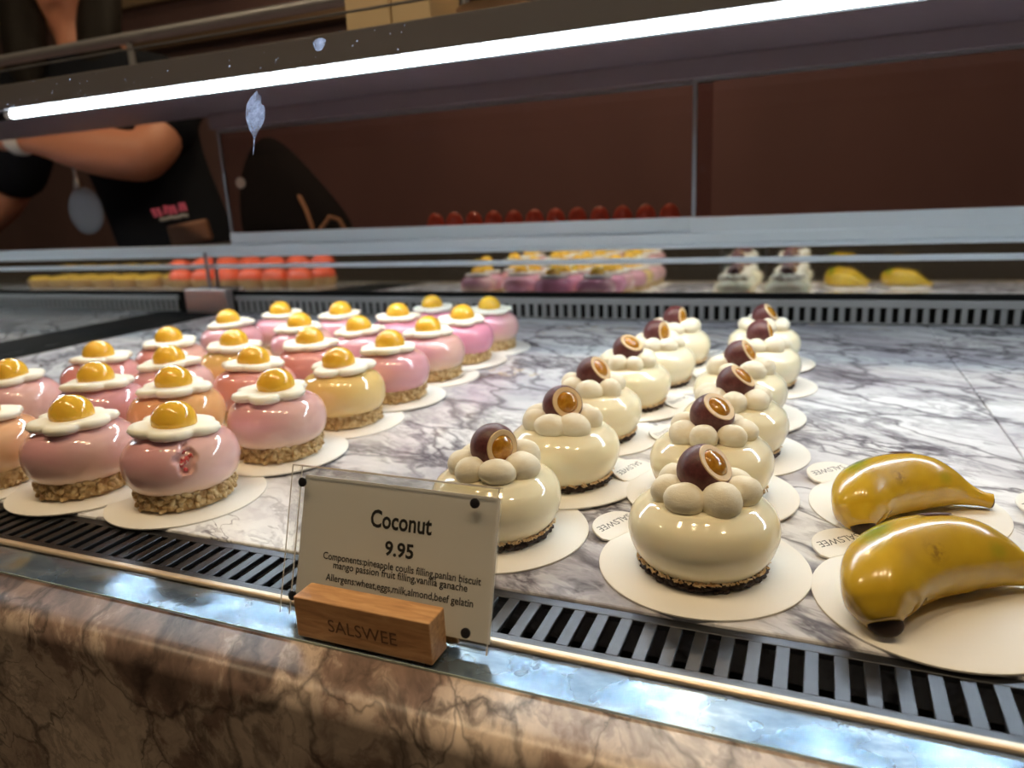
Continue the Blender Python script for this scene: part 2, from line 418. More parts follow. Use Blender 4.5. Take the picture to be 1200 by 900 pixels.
# marble counter front: nosing profile extruded along the counter
b = MB()
prof = [(-3.0, -.12), (-4.2, -.16)]
for k in range(9):
    a = pi / 2 * k / 8
    prof.append((-4.6 - .95 * sin(a), -1.12 + .95 * cos(a)))
prof += [(-5.6, -30), (-5.6, -90), (-2.5, -90), (-2.5, -.12)]
n = len(prof); xs = (X0, X1)
b.add([(x, y, z) for x in xs for y, z in prof], [tuple(range(n)), tuple(range(2 * n - 1, n - 1, -1))] + [(k, (k + 1) % n, n + (k + 1) % n, n + k) for k in range(n)])
tag(b.build('counter_front', M['front'], case, smooth=True), 'brown veined marble slab with a rounded front edge')
# brushed metal under the ledge, with the uv that carries the brushing direction
o = MB().box(X0, X1, -3.0, -.96, -1.2, -.11).build('ledge_profile', M['ledge'], case)
uv = o.data.uv_layers.new(name='brush')
for lp in o.data.loops: c = o.data.vertices[lp.vertex_index].co; uv.data[lp.index].uv = (c.x, c.y)
tag(o, 'brushed blue-white aluminium strip')
MB().box(X0, X1, -3.02, -1.04, -.10, 0.).build('ledge_glass', M['ledge_glass'], case)
MB().box(X0, X1, -3.045, -3.022, -.10, -.01).build('glass_edge', M['glass_edge'], case)
# rail that holds the front glass
b = MB(); b.tube([(X0, -.76, -.06), (X1, -.76, -.02)], .135, 14); b.box(X0, X1, -.72, -.48, -.5, .04)
tag(b.build('front_rail', M['rail'], case, smooth=True), 'champagne coloured round metal rail')
MB().box(X0, X1, -1.02, -.9, -.6, -.16).build('rail_groove', M['groove'], case)
# front glass, leaning back
TL = radians(15)
o = MB().box(-86, X1, -.12, .12, .1, 34.0).build('front_glass', M['glass'], case, (0, -.58, .05), (-TL, 0, 0))
gl = o
random.seed(5)
def onglass(name, outline, parent, m=M['smear']):
    bb = MB(); nn = len(outline); bb.add([(x, -.135, z) for x, z in outline], [tuple(range(nn))]); return bb.build(name, m, parent)
# (x, height along the pane)
px_, pz = -13.1, 21.9
ft = [(0, 1.05), (.18, .8), (.3, .85), (.32, .4), (.52, .3), (.62, -.1), (.5, -.5), (.22, -.85), (.06, -1.1), (.02, -1.9), (-.04, -1.9), (-.06, -1.1), (-.4, -.6), (-.62, -.1), (-.6, .45), (-.38, .75)]
tag(onglass('smear', [(px_ + x * .95, pz + z) for x, z in ft], gl), 'pale feather-shaped smear')
onglass('smear', [(-9.7 + .34 * cos(k) * (1 + .2 * sin(3 * k)), 24.65 + .3 * sin(k)) for k in [2 * pi * i / 11 for i in range(11)]], gl)
bb = MB()
for i in range(70):
    u = random.random(); x = -31 + 26 * u; z = 24.0 - .4 * u * 1.0 + random.gauss(0, .5) + u * .9; r = random.uniform(.02, .06)
    bb.add([(x + r * cos(k) * random.uniform(.6, 1.4), -.135, z + r * sin(k)) for k in [2 * pi * i / 6 for i in range(6)]], [tuple(range(6))])
tag(bb.build('specks', M['smear'], gl), kind='stuff')
# deck slabs
def slab(name, x0, x1, m, label):
    tag(MB().box(x0, x1, 3.08, 73.3, -2, DECK).build(name, m, case, bevel=.12), label)
slab('marble_slab', -83.2, 23.40, M['deck'], 'white marble slab with grey and violet veins')
o = MB().box(23.48, X1, 3.08, 73.3, -2, DECK).build('marble_slab', M['deck'], case, bevel=.12)
slab('marble_slab', X0, -98.2, M['deck_grey'], 'greyer marble slab beyond the divider')
tag(MB().box(-98, -83.4, 3.08, 73.3, -2, DECK + .12).build('divider_channel', M['black'], case, bevel=.1), 'black channel between two cases')
tag(MB().box(-91.0, -81.5, 72.0, 73.6, DECK, 4.3).build('divider_post', M['post_steel'], case, bevel=.15), 'low steel post at the divider')
o = MB().box(-86.5, -85.9, 3.0, 73.2, .3, 10.5).build('glass_divider', M['glass'], case)
MB().box(-86.5, -85.9, 73.22, 73.4, 4.3, 10.5).build('divider_edge', M['alu_dark'], case)
# duct behind the front grille, and the back duct
MB().box(X0, X1, -.3, 2.8, -2.6, -2.4).build('front_duct', M['slot'], case)
MB().box(X0, X1, 75.6, 75.9, -.5, 3.2).build('back_duct', M['slot'], case)
MB().box(X0, X1, -.34, 78, -92, -2.7).build('case_body', M['black'], case)
# back: black gap, leaning mirror, rails, track
MB().box(X0, X1, 74.4, 75.2, 3.05, 3.80).build('shadow_gap', M['black'], case)
ML = radians(1.45)
MB().box(X0, X1, 0, .4, 0, 3.9).build('mirror_panel', M['mirror'], case, (0, 74.25, 3.78), (-ML, 0, 0))
MB().box(X0, X1, 73.95, 74.7, 7.62, 8.34).build('mirror_rail', M['alu'], case, bevel=.12)
MB().box(X0, X1, 0, .4, 0, 1.4).build('mirror_panel', M['mirror'], case, (0, 74.3, 8.3), (-radians(.2), 0, 0))
MB().box(X0, X1, 73.9, 76.6, 9.55, 10.05).build('track_lip', M['alu'], case, bevel=.12)
MB().box(X0, X1, 74.2, 76.6, 10.05, 11.55).build('door_track', M['alu'], case, bevel=.2)
# sliding doors of tinted glass
def door(x0, x1, y, z0, zf, z1, label, lock=None):
    d = put('sliding_door', None, case, (0, y, 0)); d['label'] = label
    MB().box(x0, x1, -.45, .45, z0, zf).build('bottom_frame', M['alu'], d, bevel=.15)
    MB().box(x0, x1, -.2, .2, z1, z1 + .35).build('top_frame', M['alu_dark'], d)
    MB().box(x0 + .02, x0 + .5, -.22, .22, zf, z1).build('edge_strip', M['alu_dark'], d)
    MB().box(x0 + .5, x1, -.15, .15, zf, z1).build('pane', M['dark_glass'], d)
    if lock:
        q = put('lock', MB().lathe([(.85, 0), (.95, .25), (.8, .5), (.3, .55)], 20).mesh('lock', M['brass'], smooth=True), d, (lock[0], -.15, lock[1]), (pi / 2, 0, 0)); q['label'] = 'small round pale lock'
door(-82.3, -2.0, 76.0, 11.6, 13.5, 29.7, 'middle sliding door of dark tinted glass with a round lock', (-78.5, 21.6))
door(-4.3, X1, 74.9, 10.4, 13.45, 29.8, 'right sliding door of dark tinted glass in front of the middle one')
MB().box(-82.3, X1, 74.3, 77.0, 30.2, 32.6).build('header_panel', M['header'], case, bevel=.15)
# shelf over the case and the light housing below it
MB().box(X0, X1, 41.2, 77, 32.6, 33.2).build('top_shelf', M['header'], case, bevel=.1)
MB().box(X0, X1, 38.2, 41.2, 29.92, 32.58).build('light_housing', M['housing'], case, bevel=.1)
MB().box(X0, X1, 39.75, 39.95, 29.0, 29.9).build('light_shield', M['black'], case)  # added out of sight behind the tube, keeps its reflection off the doors
MB().box(X0, X1, 41.3, 41.7, 33.2, 34.9).build('shelf_lip', M['glass'], case)
b = MB(); b.tube([(X0, 60, 41.6), (X1, 60, 41.6)], .75, 14)  # grey bar on posts, added to stand for a pale reflected band
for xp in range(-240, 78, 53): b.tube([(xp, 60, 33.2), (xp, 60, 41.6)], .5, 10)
b.build('reflected_band_bar', M['alu_dark'], case, smooth=True)
MB().box(X0, X1, 41.3, 41.7, 34.9, 35.05).build('lip_edge', M['alu_dark'], case)
for x0, x1, lb in ((-78.6, 70, 'cool white tube light shining under the shelf along the whole case'), (X0 + 6, -97, 'cool white tube light over the neighbouring case, mostly outside the picture')):
    o = thing('tube_light', lb, 'tube light', (0, 39.2, 29.45))
    MB().tube([(x0, 0, 0), (x1, 0, 0)], .38, 14).build('tube', M['tube'], o, smooth=True)
    for xe, d in ((x0, -1), (x1, 1)): MB().tube([(xe, 0, 0), (xe + d * 1.0, 0, 0)], .46, 14).build('end_cap', M['white_metal'], o, smooth=True)
    for xm in (x0 + 4, .5 * (x0 + x1), x1 - 4): MB().box(xm - .5, xm + .5, -.3, .3, .3, .45).build('clip', M['white_metal'], o)

# front grille: frame, and every bar between the slots
g = thing('front_grille', 'slotted steel air grille along the front of the marble deck', 'grille', (0, 0, -.02))
b = MB(); b.box(-62, 48, -.46, -.0, -.25, 0); b.box(-62, 48, 2.53, 3.06, -.25, 0)
b.build('frame', M['steel'], g, bevel=.04)
bar = MB().box(0, .52, -.02, 2.55, -.25, -.004).mesh('bar', M['steel'], bevel=.03, seg=1)
for i in range(-62, 48): put('bar', bar, g, (i + .48, 0, 0))
# back grilles, standing upright
for x0, x1, lb in ((-81.4, 76, 'upright slotted vent along the back of the pink and coconut cakes'), (-200, -94.6, 'upright slotted vent at the back of the neighbouring case')):
    g = thing('back_grille', lb, 'grille', (0, 74.0, DECK))
    b = MB(); b.box(x0, x1, -.4, .3, 1.98, 2.9); b.box(x0, x1, -.3, .3, -.0, .12)
    b.build('frame', M['vent'], g, bevel=.1)
    bar = MB().box(-.32, .32, -.25, .25, .1, 2.0).mesh('bar', M['vent'], bevel=.08, seg=1)
    k = 0
    x = x0 + .7
    while x < x1:
        put('bar', bar, g, (x, 0, 0)); x += 1.3

# ------------------------------------------------------------------ cake boards
def board_meshes(R):
    bd = MB().lathe([(R - .05, 0), (R, .03), (R, .10), (R - .05, .13)], 72).mesh('board', M['card'], smooth=True)
    # tab: a small stadium-shaped flap folded up along its crease (x = 0)
    pts = [(0, -1.32)] + [(.30 + 1.50 * max(0, cos(a)) ** .75, 1.58 * sin(a)) for a in [-pi / 2 + pi * k / 24 for k in range(25)]] + [(0, 1.32)]
    tb = MB().prism(pts, .0, .12).mesh('tab', M['card'], bevel=.02, seg=1)
    return bd, tb
BM = {4.72: board_meshes(4.72), 4.6: board_meshes(4.6)}
def board(x, y, z, R, ang, label, group, lettering=True):
    o = put('cake_board', BM[R][0], None, (x, y, z)); tag(o, label, 'cake board', group)
    if ang is not None:
        tb = put('tab', BM[R][1], o, (R * .955 * cos(ang), R * .955 * sin(ang), .03), (0, radians(-13), ang))
        if lettering: text('lettering', 'SALSWEE', .58, M['grey_ink'], tb, (1.12, 0, .124), (0, 0, pi / 2))
    return o

# ------------------------------------------------------------------ coconut cakes
random.seed(11)
def smooth_prof(pts, n=40):
    """Catmull-Rom through the profile points"""
    out = []
    P = [pts[0]] + list(pts) + [pts[-1]]
    seg = len(pts) - 1
    for i in range(seg):
        p0, p1, p2, p3 = P[i], P[i + 1], P[i + 2], P[i + 3]
        m_ = max(2, n // seg)
        for k in range(m_):
            t_ = k / m_
            out.append(tuple(.5 * ((2 * p1[j]) + (-p0[j] + p2[j]) * t_ + (2 * p0[j] - 5 * p1[j] + 4 * p2[j] - p3[j]) * t_ * t_ + (-p0[j] + 3 * p1[j] - 3 * p2[j] + p3[j]) * t_ ** 3) for j in (0, 1)))
    out.append(pts[-1]); return out
coco_prof = smooth_prof([(2.56, .37), (2.80, .50), (3.15, 1.02), (3.36, 1.80), (3.20, 2.56), (2.78, 3.0), (2.3, 3.26), (1.2, 3.34), (.05, 3.32)], 44)
coco_body = MB().lathe(coco_prof, 72).mesh('glaze_body', M['glaze_white'], smooth=True, sharp=180)
b = MB()
b.lathe([(2.6, .0), (2.86, .05), (2.95, .28), (2.85, .52), (2.5, .58)], 96, fn=lambda a, r, z, i: (r * (1 + .028 * sin(23 * a) + .012 * sin(41 * a + 1)), z))
for k in range(46):
    a = 2 * pi * k / 46 + random.uniform(-.03, .03); b.ball((2.86 * cos(a), 2.86 * sin(a), random.uniform(.12, .38)), (random.uniform(.16, .26), random.uniform(.16, .26), random.uniform(.14, .2)), 7, 5)
b.v = [(x * .955, y * .955, z * .72) for x, y, z in b.v]
coco_base = b.mesh('biscuit_base', M['biscuit'], smooth=True)
b = MB()
for k in range(260):
    a = random.uniform(0, 2 * pi); z = random.uniform(.33, .60); r = 2.70 + (z - .36) * 1.15 + random.uniform(0, .07); L = random.uniform(.04, .13); th = random.uniform(-1.2, 1.2)
    c = Vector((r * cos(a), r * sin(a), z)); d = Vector((-sin(a) * cos(th), cos(a) * cos(th), sin(th))) * L
    b.tube([c - d, c + d + Vector((cos(a), sin(a), -.3)) * .05], [random.uniform(.045, .075), .03], 4)
coco_crumb = b.mesh('coconut_shreds', M['coconut'], smooth=True)
def meringue(rx, ry, rz, seed):
    rr = random.Random(seed); p1, p2 = rr.uniform(0, 6), rr.uniform(0, 6); b = MB(); b.ball((0, 0, 0), (rx, ry, rz), 24, 14)
    out = []
    for v in b.v:
        x, y, z = v; d = 1 + .035 * sin(2.3 * x * 2 + p1) * cos(2.1 * y * 2 + p2) + .03 * sin(3.1 * z + p1 + x)
        out.append((x * d, y * d, z * d))
    b.v = out; return b.mesh('meringue_dot', M['meringue'], smooth=True)
MER = [meringue(.98, .86, .80, 1), meringue(.88, .92, .88, 2), meringue(.80, .90, .78, 3), meringue(1.05, .84, .76, 4)]
# chocolate ball, opening along +z
BR, CUT = 1.20, .61
b = MB()
prof = []
for k in range(25):
    ph = -pi / 2 + (pi / 2 + math.asin(CUT)) * k / 24
    prof.append((BR * max(.01, cos(ph)), BR * sin(ph)))
rc = BR * sqrt(1 - CUT * CUT)
ball_me = MB().lathe(prof, 40).mesh('chocolate_shell', M['choc'], smooth=True)
ring_me = MB().lathe([(rc * .99, BR * CUT - .02), (rc * .95, BR * CUT + .05), (rc * .70, BR * CUT + .05), (rc * .62, BR * CUT - .05)], 40).mesh('cream_ring', M['cream_ring'], smooth=True)
jel_me = MB().lathe([(rc * .68, BR * CUT - .02), (rc * .64, BR * CUT + .09), (rc * .45, BR * CUT + .20), (rc * .2, BR * CUT + .25), (.02, BR * CUT + .26)], 32).mesh('mango_jelly', M['jelly'], smooth=True)
ORD = ['foremost', 'second', 'third', 'fourth', 'fifth', 'rearmost']
def coconut_cake(x, y, z, dirn, ang, label, group, seed, balloff=(0, 0)):
    rr = random.Random(seed)
    o = thing('coconut_cake', label, 'cake', (x, y, z), 0, group)
    put('glaze_body', coco_body, o, rot=(0, 0, rr.uniform(0, 6)))
    put('biscuit_base', coco_base, o, rot=(0, 0, rr.uniform(0, 6)))
    tag(put('coconut_shreds', coco_crumb, o, rot=(0, 0, rr.uniform(0, 6))), kind='stuff')
    for k in range(7):
        a = ang + 2 * pi * k / 7 + rr.uniform(-.09, .09); rd = 1.56 + rr.uniform(-.06, .1)
        q = put('meringue_dot', MER[(k + seed) % 4], o, (rd * cos(a), rd * sin(a), 3.62 + rr.uniform(-.07, .07)), (rr.uniform(-.15, .15), rr.uniform(-.15, .15), a + pi / 2 + rr.uniform(-.5, .5)))
        q.scale = (rr.uniform(.86, 1.02),) * 3
    ch = put('chocolate_ball', ball_me, o, (balloff[0], balloff[1], 4.50)); d = Vector(dirn).normalized()
    ch.rotation_euler = d.to_track_quat('Z', 'Y').to_euler()
    put('cream_ring', ring_me, ch); put('mango_jelly', jel_me, ch)
    return o
DIR_R = [(.84, -.30, .80), (.68, -.40, .98), (.76, -.12, .92), (.94, -.17, .62), (1.05, .01, .27), (.87, -.21, .72)]
DIR_L = [(1.05, -.60, .16), (.80, -.80, .57), (.90, -.21, .68), (.57, -.34, .95), (1.09, -.38, .21), (1.10, -.23, .18)]
POS_R = [(6.98, 7.75), (6.25, 15.9), (6.7, 23.5), (6.3, 31.2), (7.0, 41.0), (6.75, 49.3)]
POS_L = [(-3.55, 8.35), (-2.4, 15.9), (-3.0, 24.5), (-2.4, 32.2), (-1.7, 40.2), (-1.4, 47.6)]
TAB_R = [2.66, 2.80, 2.72, 2.72, 2.75, 2.7]
TAB_L = [2.2, 1.5, 2.78, 2.7, 2.7, 2.7]
BT = .13
for nm, pos, dirs, tabs, side in (('right', POS_R, DIR_R, TAB_R, 'row beside the banana cakes'), ('left', POS_L, DIR_L, TAB_L, 'row beside the pink cakes')):
    for i, (x, y) in enumerate(pos):
        lift = BT * (i % 2) + (.02 if nm == 'left' else .04 + .005 * i) - .04 * (1 if nm == 'right' else .5)
        z = DECK + max(0, lift)
        tail = ' behind the price sign' if (nm == 'left' and i == 0) else ''
        board(x, y, z, 4.72, tabs[i], 'round white board under the %s coconut cake, %s' % (ORD[i], side), 'white cake boards under the coconut cakes')
        coconut_cake(x, y, z + BT, dirs[i], -pi / 2 - .35 + .25 * (i % 3), ('white coconut cake with chocolate ball, %s in the %s' % (ORD[i], side)) if not tail else 'white coconut cake with chocolate ball standing right behind the price sign', 'white coconut cakes in two rows', i + (0 if nm == 'right' else 10))

# ------------------------------------------------------------------ pink fried-egg cakes
egg_prof = [(r * .93, z * .93) for r, z in smooth_prof([(2.72, 1.12), (3.05, 1.22), (3.42, 1.75), (3.60, 2.55), (3.46, 3.4), (3.0, 4.05), (2.2, 4.42), (1.2, 4.5), (.05, 4.48)], 44)]
egg_body = MB().lathe(egg_prof, 72).mesh('glaze_body', M['glaze_egg'], smooth=True, sharp=180)
random.seed(23)
b = MB(); b.lathe([(2.5, .02), (2.85, .05), (2.9, 1.1), (2.7, 1.3)], 40)
for k in range(230):
    a = random.uniform(0, 2 * pi); z = random.uniform(.14, 1.22); r = 2.88 + random.uniform(-.08, .14)
    q = Matrix.Rotation(random.uniform(0, 6), 3, Vector((random.uniform(-1, 1), random.uniform(-1, 1), random.uniform(-1, 1))).normalized())
    b.ball((r * cos(a), r * sin(a), z), (random.uniform(.22, .36), random.uniform(.15, .24), random.uniform(.13, .2)), 7, 5, q=q)
b.v = [(x * .93, y * .93, z * .93) for x, y, z in b.v]
egg_base = b.mesh('crisp_base', M['crisp'], smooth=True)
def flower(np_, seed):
    rr = random.Random(seed); amp = [rr.uniform(.85, 1.15) for _ in range(np_)]; ph = rr.uniform(0, 6)
    def fn(a, r, z, i):
        t_ = ((a + ph) / (2 * pi) * np_) % 1.0; k = int(((a + ph) / (2 * pi) * np_)) % np_
        lob = abs(sin(pi * t_)) ** .55
        return (r * ((.78 + .24 * lob * amp[k])), z + .06 * sin(2 * a + ph) * r / 2.7)
    return MB().lathe([(.2, 0), (2.02, .0), (2.4, .07), (2.56, .28), (2.46, .50), (2.15, .58), (1.5, .54), (.1, .52)], 80, fn=fn).mesh('egg_white', M['marshmallow'], smooth=True, sharp=180)
FLW = [flower(5, 1), flower(6, 2), flower(5, 3), flower(6, 4)]
yolk_me = MB().ball((0, 0, 0), (1.29, 1.29, 1.18), 32, 18).mesh('yolk', M['yolk'], smooth=True)

PINK = (.70, .36, .39); ROSE = (.70, .34, .40); MAG = (.74, .30, .42); CORAL = (.70, .30, .27); CREAM = (.82, .62, .40); YEL = (.80, .56, .20); PEACH = (.78, .38, .20); PALE = (.86, .66, .52)
EGG = {
    'A': [(-23.7, 7.0, PINK, PALE), (-23.1, 15.0, PINK, PALE), (-23.2, 22.9, YEL, (.83, .62, .30)), (-23.0, 29.9, PINK, ROSE), (-23.5, 38.0, ROSE, CREAM), (-23.4, 44.9, MAG, MAG), (-23.5, 52.2, MAG, CREAM)],
    'B': [(-31.6, 6.4, PINK, PALE), (-31.5, 14.1, PEACH, YEL), (-31.3, 22.1, CORAL, PINK), (-31.6, 30.1, CORAL, PINK), (-31.3, 37.5, ROSE, PINK), (-31.4, 45.3, MAG, ROSE), (-31.0, 52.6, MAG, MAG)],
    'C': [(-39.3, 5.4, PEACH, CREAM), (-39.2, 14.0, PINK, ROSE), (-39.3, 21.0, PINK, PALE), (-39.0, 29.2, YEL, PEACH), (-39.6, 38.8, ROSE, CREAM), (-39.6, 46.2, ROSE, MAG)],
    'D': [(-49.0, 13.9, PINK, PALE), (-47.8, 21.0, CORAL, PINK), (-47.9, 28.9, CORAL, PALE), (-49.6, 39.0, PINK, ROSE), (-48.4, 46.2, ROSE, CREAM)]}
EGG['C'][3] = (-38.9, 28.3, YEL, PEACH)
cname = {PINK: 'pink', ROSE: 'rose pink', MAG: 'bright pink', CORAL: 'coral pink', YEL: 'yellow', PEACH: 'peach'}
rows = {'A': 'row nearest the coconut cakes', 'B': 'second row from the coconut cakes', 'C': 'third row from the coconut cakes', 'D': 'outermost row of the egg-topped cakes'}
ORD7 = ['foremost', 'second', 'third', 'fourth', 'fifth', 'sixth', 'seventh']
cnt = 0
for ri, (rk, lst) in enumerate(EGG.items()):
    for i, (x, y, ca, cb) in enumerate(lst):
        rr = random.Random(ri * 10 + i + 3)
        z = DECK + BT * (i % 2) + .03 * (ri % 2)
        board(x, y, z, 4.6, None, 'round white board under the %s egg-topped cake, %s' % (ORD7[i], rows[rk].replace(' of the egg-topped cakes', '')), 'white cake boards under the egg-topped cakes')
        extra = ', glaze chipped' if (rk, i) == ('A', 0) else ''
        o = thing('egg_topped_cake', '%s fried-egg topped cake, %s in the %s%s' % (cname[ca], ORD7[i], rows[rk].replace(' of the egg-topped cakes', ''), extra), 'cake', (x, y, z + BT), 0, 'fried-egg cakes in four rows')
        if (rk, i) == ('A', 0):
            # body with a gouge in the glaze that shows raspberry filling
            bb = MB(); bb.lathe(egg_prof, 220); gc = Vector((2.38, -1.79, 3.18)); vs = []
            gouge_in = []
            for vi, v in enumerate(bb.v):
                v = Vector(v); d = (v - gc); e = sqrt((d.x * .8 + d.y * .6) ** 2 * 1.5 + (d.z) ** 2 * 1.0 + (d.x * .6 - d.y * .8) ** 2 * .25)
                e += .10 * sin(9 * v.z) + .07 * sin(11 * v.x + 2)
                if e < .74:
                    dep = .34 * min(1, (.76 - e) / .12); v = v - Vector((v.x, v.y, .9)).normalized() * dep
                vs.append(tuple(v))
            bb.v = vs
            body = put('glaze_body', bb.mesh('glaze_body', M['glaze_egg'], smooth=True, sharp=60), o)
            f = MB(); rq = random.Random(9)
            for q_ in range(26):
                a = rq.uniform(0, 6.28); r = rq.uniform(0, .52); c = gc - Vector((2.38, -1.79, .9)).normalized() * rq.uniform(.16, .26)
                tvec = Vector((.6, .8, 0)); zv = Vector((-.4, .3, .86))
                c = c + tvec * r * cos(a) * .85 + zv * r * sin(a) * 1.15
                f.ball(c, (rq.uniform(.08, .17),) * 3, 7, 5)
            tag(f.build('exposed_filling', M['raspberry'], o, smooth=True), 'red filling showing in the chip')
            MB().ball((1.17, -2.37, 3.74), (.2, .12, .12), 8, 6).build('marshmallow_crumb', M['marshmallow'], o, smooth=True)
        else:
            body = put('glaze_body', egg_body, o)
        body['glaze_colour'] = ca; body['glaze_second'] = cb
        put('crisp_base', egg_base, o, rot=(0, 0, rr.uniform(0, 6)))
        tl = (rr.uniform(-.04, .04), rr.uniform(-.04, .04)) if (rk, i) != ('A', 0) else (.02, -.09)
        put('egg_white', FLW[(i + ri) % 4], o, (rr.uniform(-.2, .2), rr.uniform(-.2, .2), 4.13), (tl[0], tl[1], rr.uniform(0, 6)))
        put('yolk', yolk_me, o, (rr.uniform(-.15, .15), rr.uniform(-.15, .15), 4.86), (0, 0, rr.uniform(0, 6)))

# ------------------------------------------------------------------ banana cakes
def banana_mesh():
    path = [(-2.05, -3.5, .62), (-2.18, -3.1, .95), (-2.22, -2.5, 1.32), (-1.8, -1.15, 1.58), (-.5, .40, 1.66), (1.05, 1.35, 1.55), (2.3, 1.80, 1.22), (3.25, 2.0, .88), (4.1, 2.12, .62), (4.7, 2.16, .5)]
    rad = [.62, 1.08, 1.42, 1.66, 1.70, 1.55, 1.14, .70, .44, .42]
    # finer spline
    P = []; Rr = []
    nseg = len(path) - 1
    for i in range(nseg):
        p = [Vector(path[max(0, min(nseg, i + k))]) for k in (-1, 0, 1, 2)]; r = [rad[max(0, min(nseg, i + k))] for k in (-1, 0, 1, 2)]
        for k in range(5):
            t_ = k / 5
            cr = lambda a, b_, c, d: .5 * (2 * b_ + (c - a) * t_ + (2 * a - 5 * b_ + 4 * c - d) * t_ * t_ + (3 * b_ - a - 3 * c + d) * t_ ** 3)
            P.append(cr(*p)); Rr.append(cr(*r))
    P.append(Vector(path[-1])); Rr.append(rad[-1])
    b = MB(); b.tube(P, Rr, 40, sec=lambda th, i: 1 + .028 * cos(5 * (th - 1.35)))
    b.v = [(x, y, max(z, .0)) for x, y, z in b.v]
    me = b.mesh('banana_skin', M['banana'], smooth=True, sharp=70)
    fl = me.attributes.new('flush', 'FLOAT', 'POINT'); br = me.attributes.new('bruise', 'FLOAT', 'POINT')
    for i, v in enumerate(me.vertices):
        c = v.co / S
        d1 = Vector(((c.x + 2.3) * 1.2, (c.y + .5) * .62, (c.z - 2.75) * 1.3)).length
        d2_ = Vector(((c.x - 1.9) * .45, (c.y - .65), (c.z - 2.2) * 1.3)).length
        fl.data[i].value = 1.3 * max(0, 1 - (d1 / 1.1) ** 2) + .55 * max(0, 1 - (d2_ / .5) ** 2)
        d3 = Vector((c.x + .45, (c.y + 1.0), (c.z - 2.5))).length
        br.data[i].value = max(0, 1 - (d3 / .62) ** 2) * 1.1
    return me, path
ban_me, bpath = banana_mesh()
tip_me = MB().ball((0, 0, 0), (.64, .22, .50), 16, 10).mesh('blossom_tip', M['banana_tip'], smooth=True)
end_me = MB().ball((0, 0, 0), (.16, .40, .40), 14, 8).mesh('stem_end', M['banana_tip'], smooth=True)
b = MB(); b.ball((0, 0, 0), (.85, .12, .06), 16, 8); seam_me = b.mesh('ridge_mark', M['banana_seam'], smooth=True)
for (x, y, bx, by, rz, ta, lb) in ((16.35, 7.35, 16.25, 7.35, 0., 2.29, 'nearest the front grille'), (16.1, 16.9, 15.72, 15.75, .0, 2.33, 'behind the front one, its board beside the coconut cakes'), (26.3, 15.2, 26.2, 14.6, -.03, 2.38, 'at the far right, beyond the other two')):
    z = DECK
    board(x, y, z, 4.72, ta, 'round white cake board under the banana cake %s' % lb.split(',')[0], 'white cake boards under the banana cakes')
    o = thing('banana_cake', 'glossy yellow banana-shaped cake %s' % lb, 'cake', (bx, by, z + BT), rz, 'banana-shaped cakes')
    o.scale = (.92,) * 3 if rz == 0. and y > 10 else (1, 1, 1)
    put('banana_skin', ban_me, o)
    put('blossom_tip', tip_me, o, (-2.03, -3.56, .66), (radians(-28), 0, radians(6)))
    put('stem_end', end_me, o, (4.70, 2.16, .5))
    put('ridge_mark', seam_me, o, (-.1, 1.0, 3.33), (0, .12, .6))

# ------------------------------------------------------------------ menu sign
sg = thing('price_sign', 'clear acrylic coconut cake price sign in an oak block on the glass ledge', 'sign', (0, 0, 0))
b = MB()
# block with a slanted slot left open behind the front half
b.box(-7.61, -1.38, -2.86, -1.66, .02, 1.80); blk = b.build('wood_block', M['wood'], sg, bevel=.05)
tag(MB().box(-7.3, -1.1, -1.32, -1.16, .02, .7).build('wood_block_rear', M['wood'], sg, bevel=.04), 'rear lip of the oak block behind the slot')
text('engraving', 'SALSWEE', .78, M['burn'], blk, (-4.45, -2.867, .55), (pi / 2, 0, 0))
LEAN = radians(71.7)
o0 = (-9.36, -1.6, .10)
MB().box(0, 9.78, 0, 6.33, .05, .26).build('acrylic_sheet', M['acrylic'], sg, o0, (LEAN, 0, 0), bevel=.03, seg=1)
ac2 = MB().box(.12, 9.72, .03, 6.30, -.26, -.05).build('acrylic_sheet', M['acrylic'], sg, o0, (LEAN, 0, 0), bevel=.03, seg=1)
eb = MB()
for x0, x1, y0, y1 in ((0, .05, 0, 6.33), (9.73, 9.78, 0, 6.33), (0, 9.78, 6.28, 6.33), (.5, .54, 0, 6.3)): eb.box(x0, x1, y0, y1, .262, .275)
eb.box(.1, .14, .02, 6.3, -.262, -.275); eb.box(.1, 9.7, 6.27, 6.30, -.262, -.275)
tag(eb.build('acrylic_edge', M['acrylic_edge'], sg, o0, (LEAN, 0, 0)), 'pale edges of the acrylic')
pp = MB().box(.55, 9.74, .35, 5.92, -.02, .02).build('paper_card', M['paper'], sg, o0, (LEAN, 0, 0))
text('heading', 'Coconut', 1.0, M['ink'], pp, (5.43, 4.14, .03), (0, 0, 0), bold=.024, width=2.87)
text('price', '9.95', .80, M['ink'], pp, (5.48, 3.08, .03), (0, 0, 0), bold=.022)
for i, (ln, y, wd_) in enumerate((('Components:pineapple coulis filling,panlan biscuit', 2.50, 7.38), ('mango passion fruit filling,vanilla ganache', 2.17, 6.28), ('Allergens:wheat,eggs,milk,almond,beef gelatin', 1.62, 6.90))):
    text('small_print', ln, .42, M['ink'], pp, (5.5, y, .03), (0, 0, 0), bold=.006, width=wd_)
for (x, y) in ((.62, 5.62), (8.80, 5.64), (8.83, .69), (.62, .80)):
    mg = MB().lathe([(.20, .26), (.20, .33), (.15, .36)], 20).build('magnet', M['magnet'], sg, o0, (LEAN, 0, 0), smooth=True)
    mg.location = Vector(o0) * S + Matrix.Rotation(LEAN, 3, 'X') @ Vector((x, y, 0)) * S

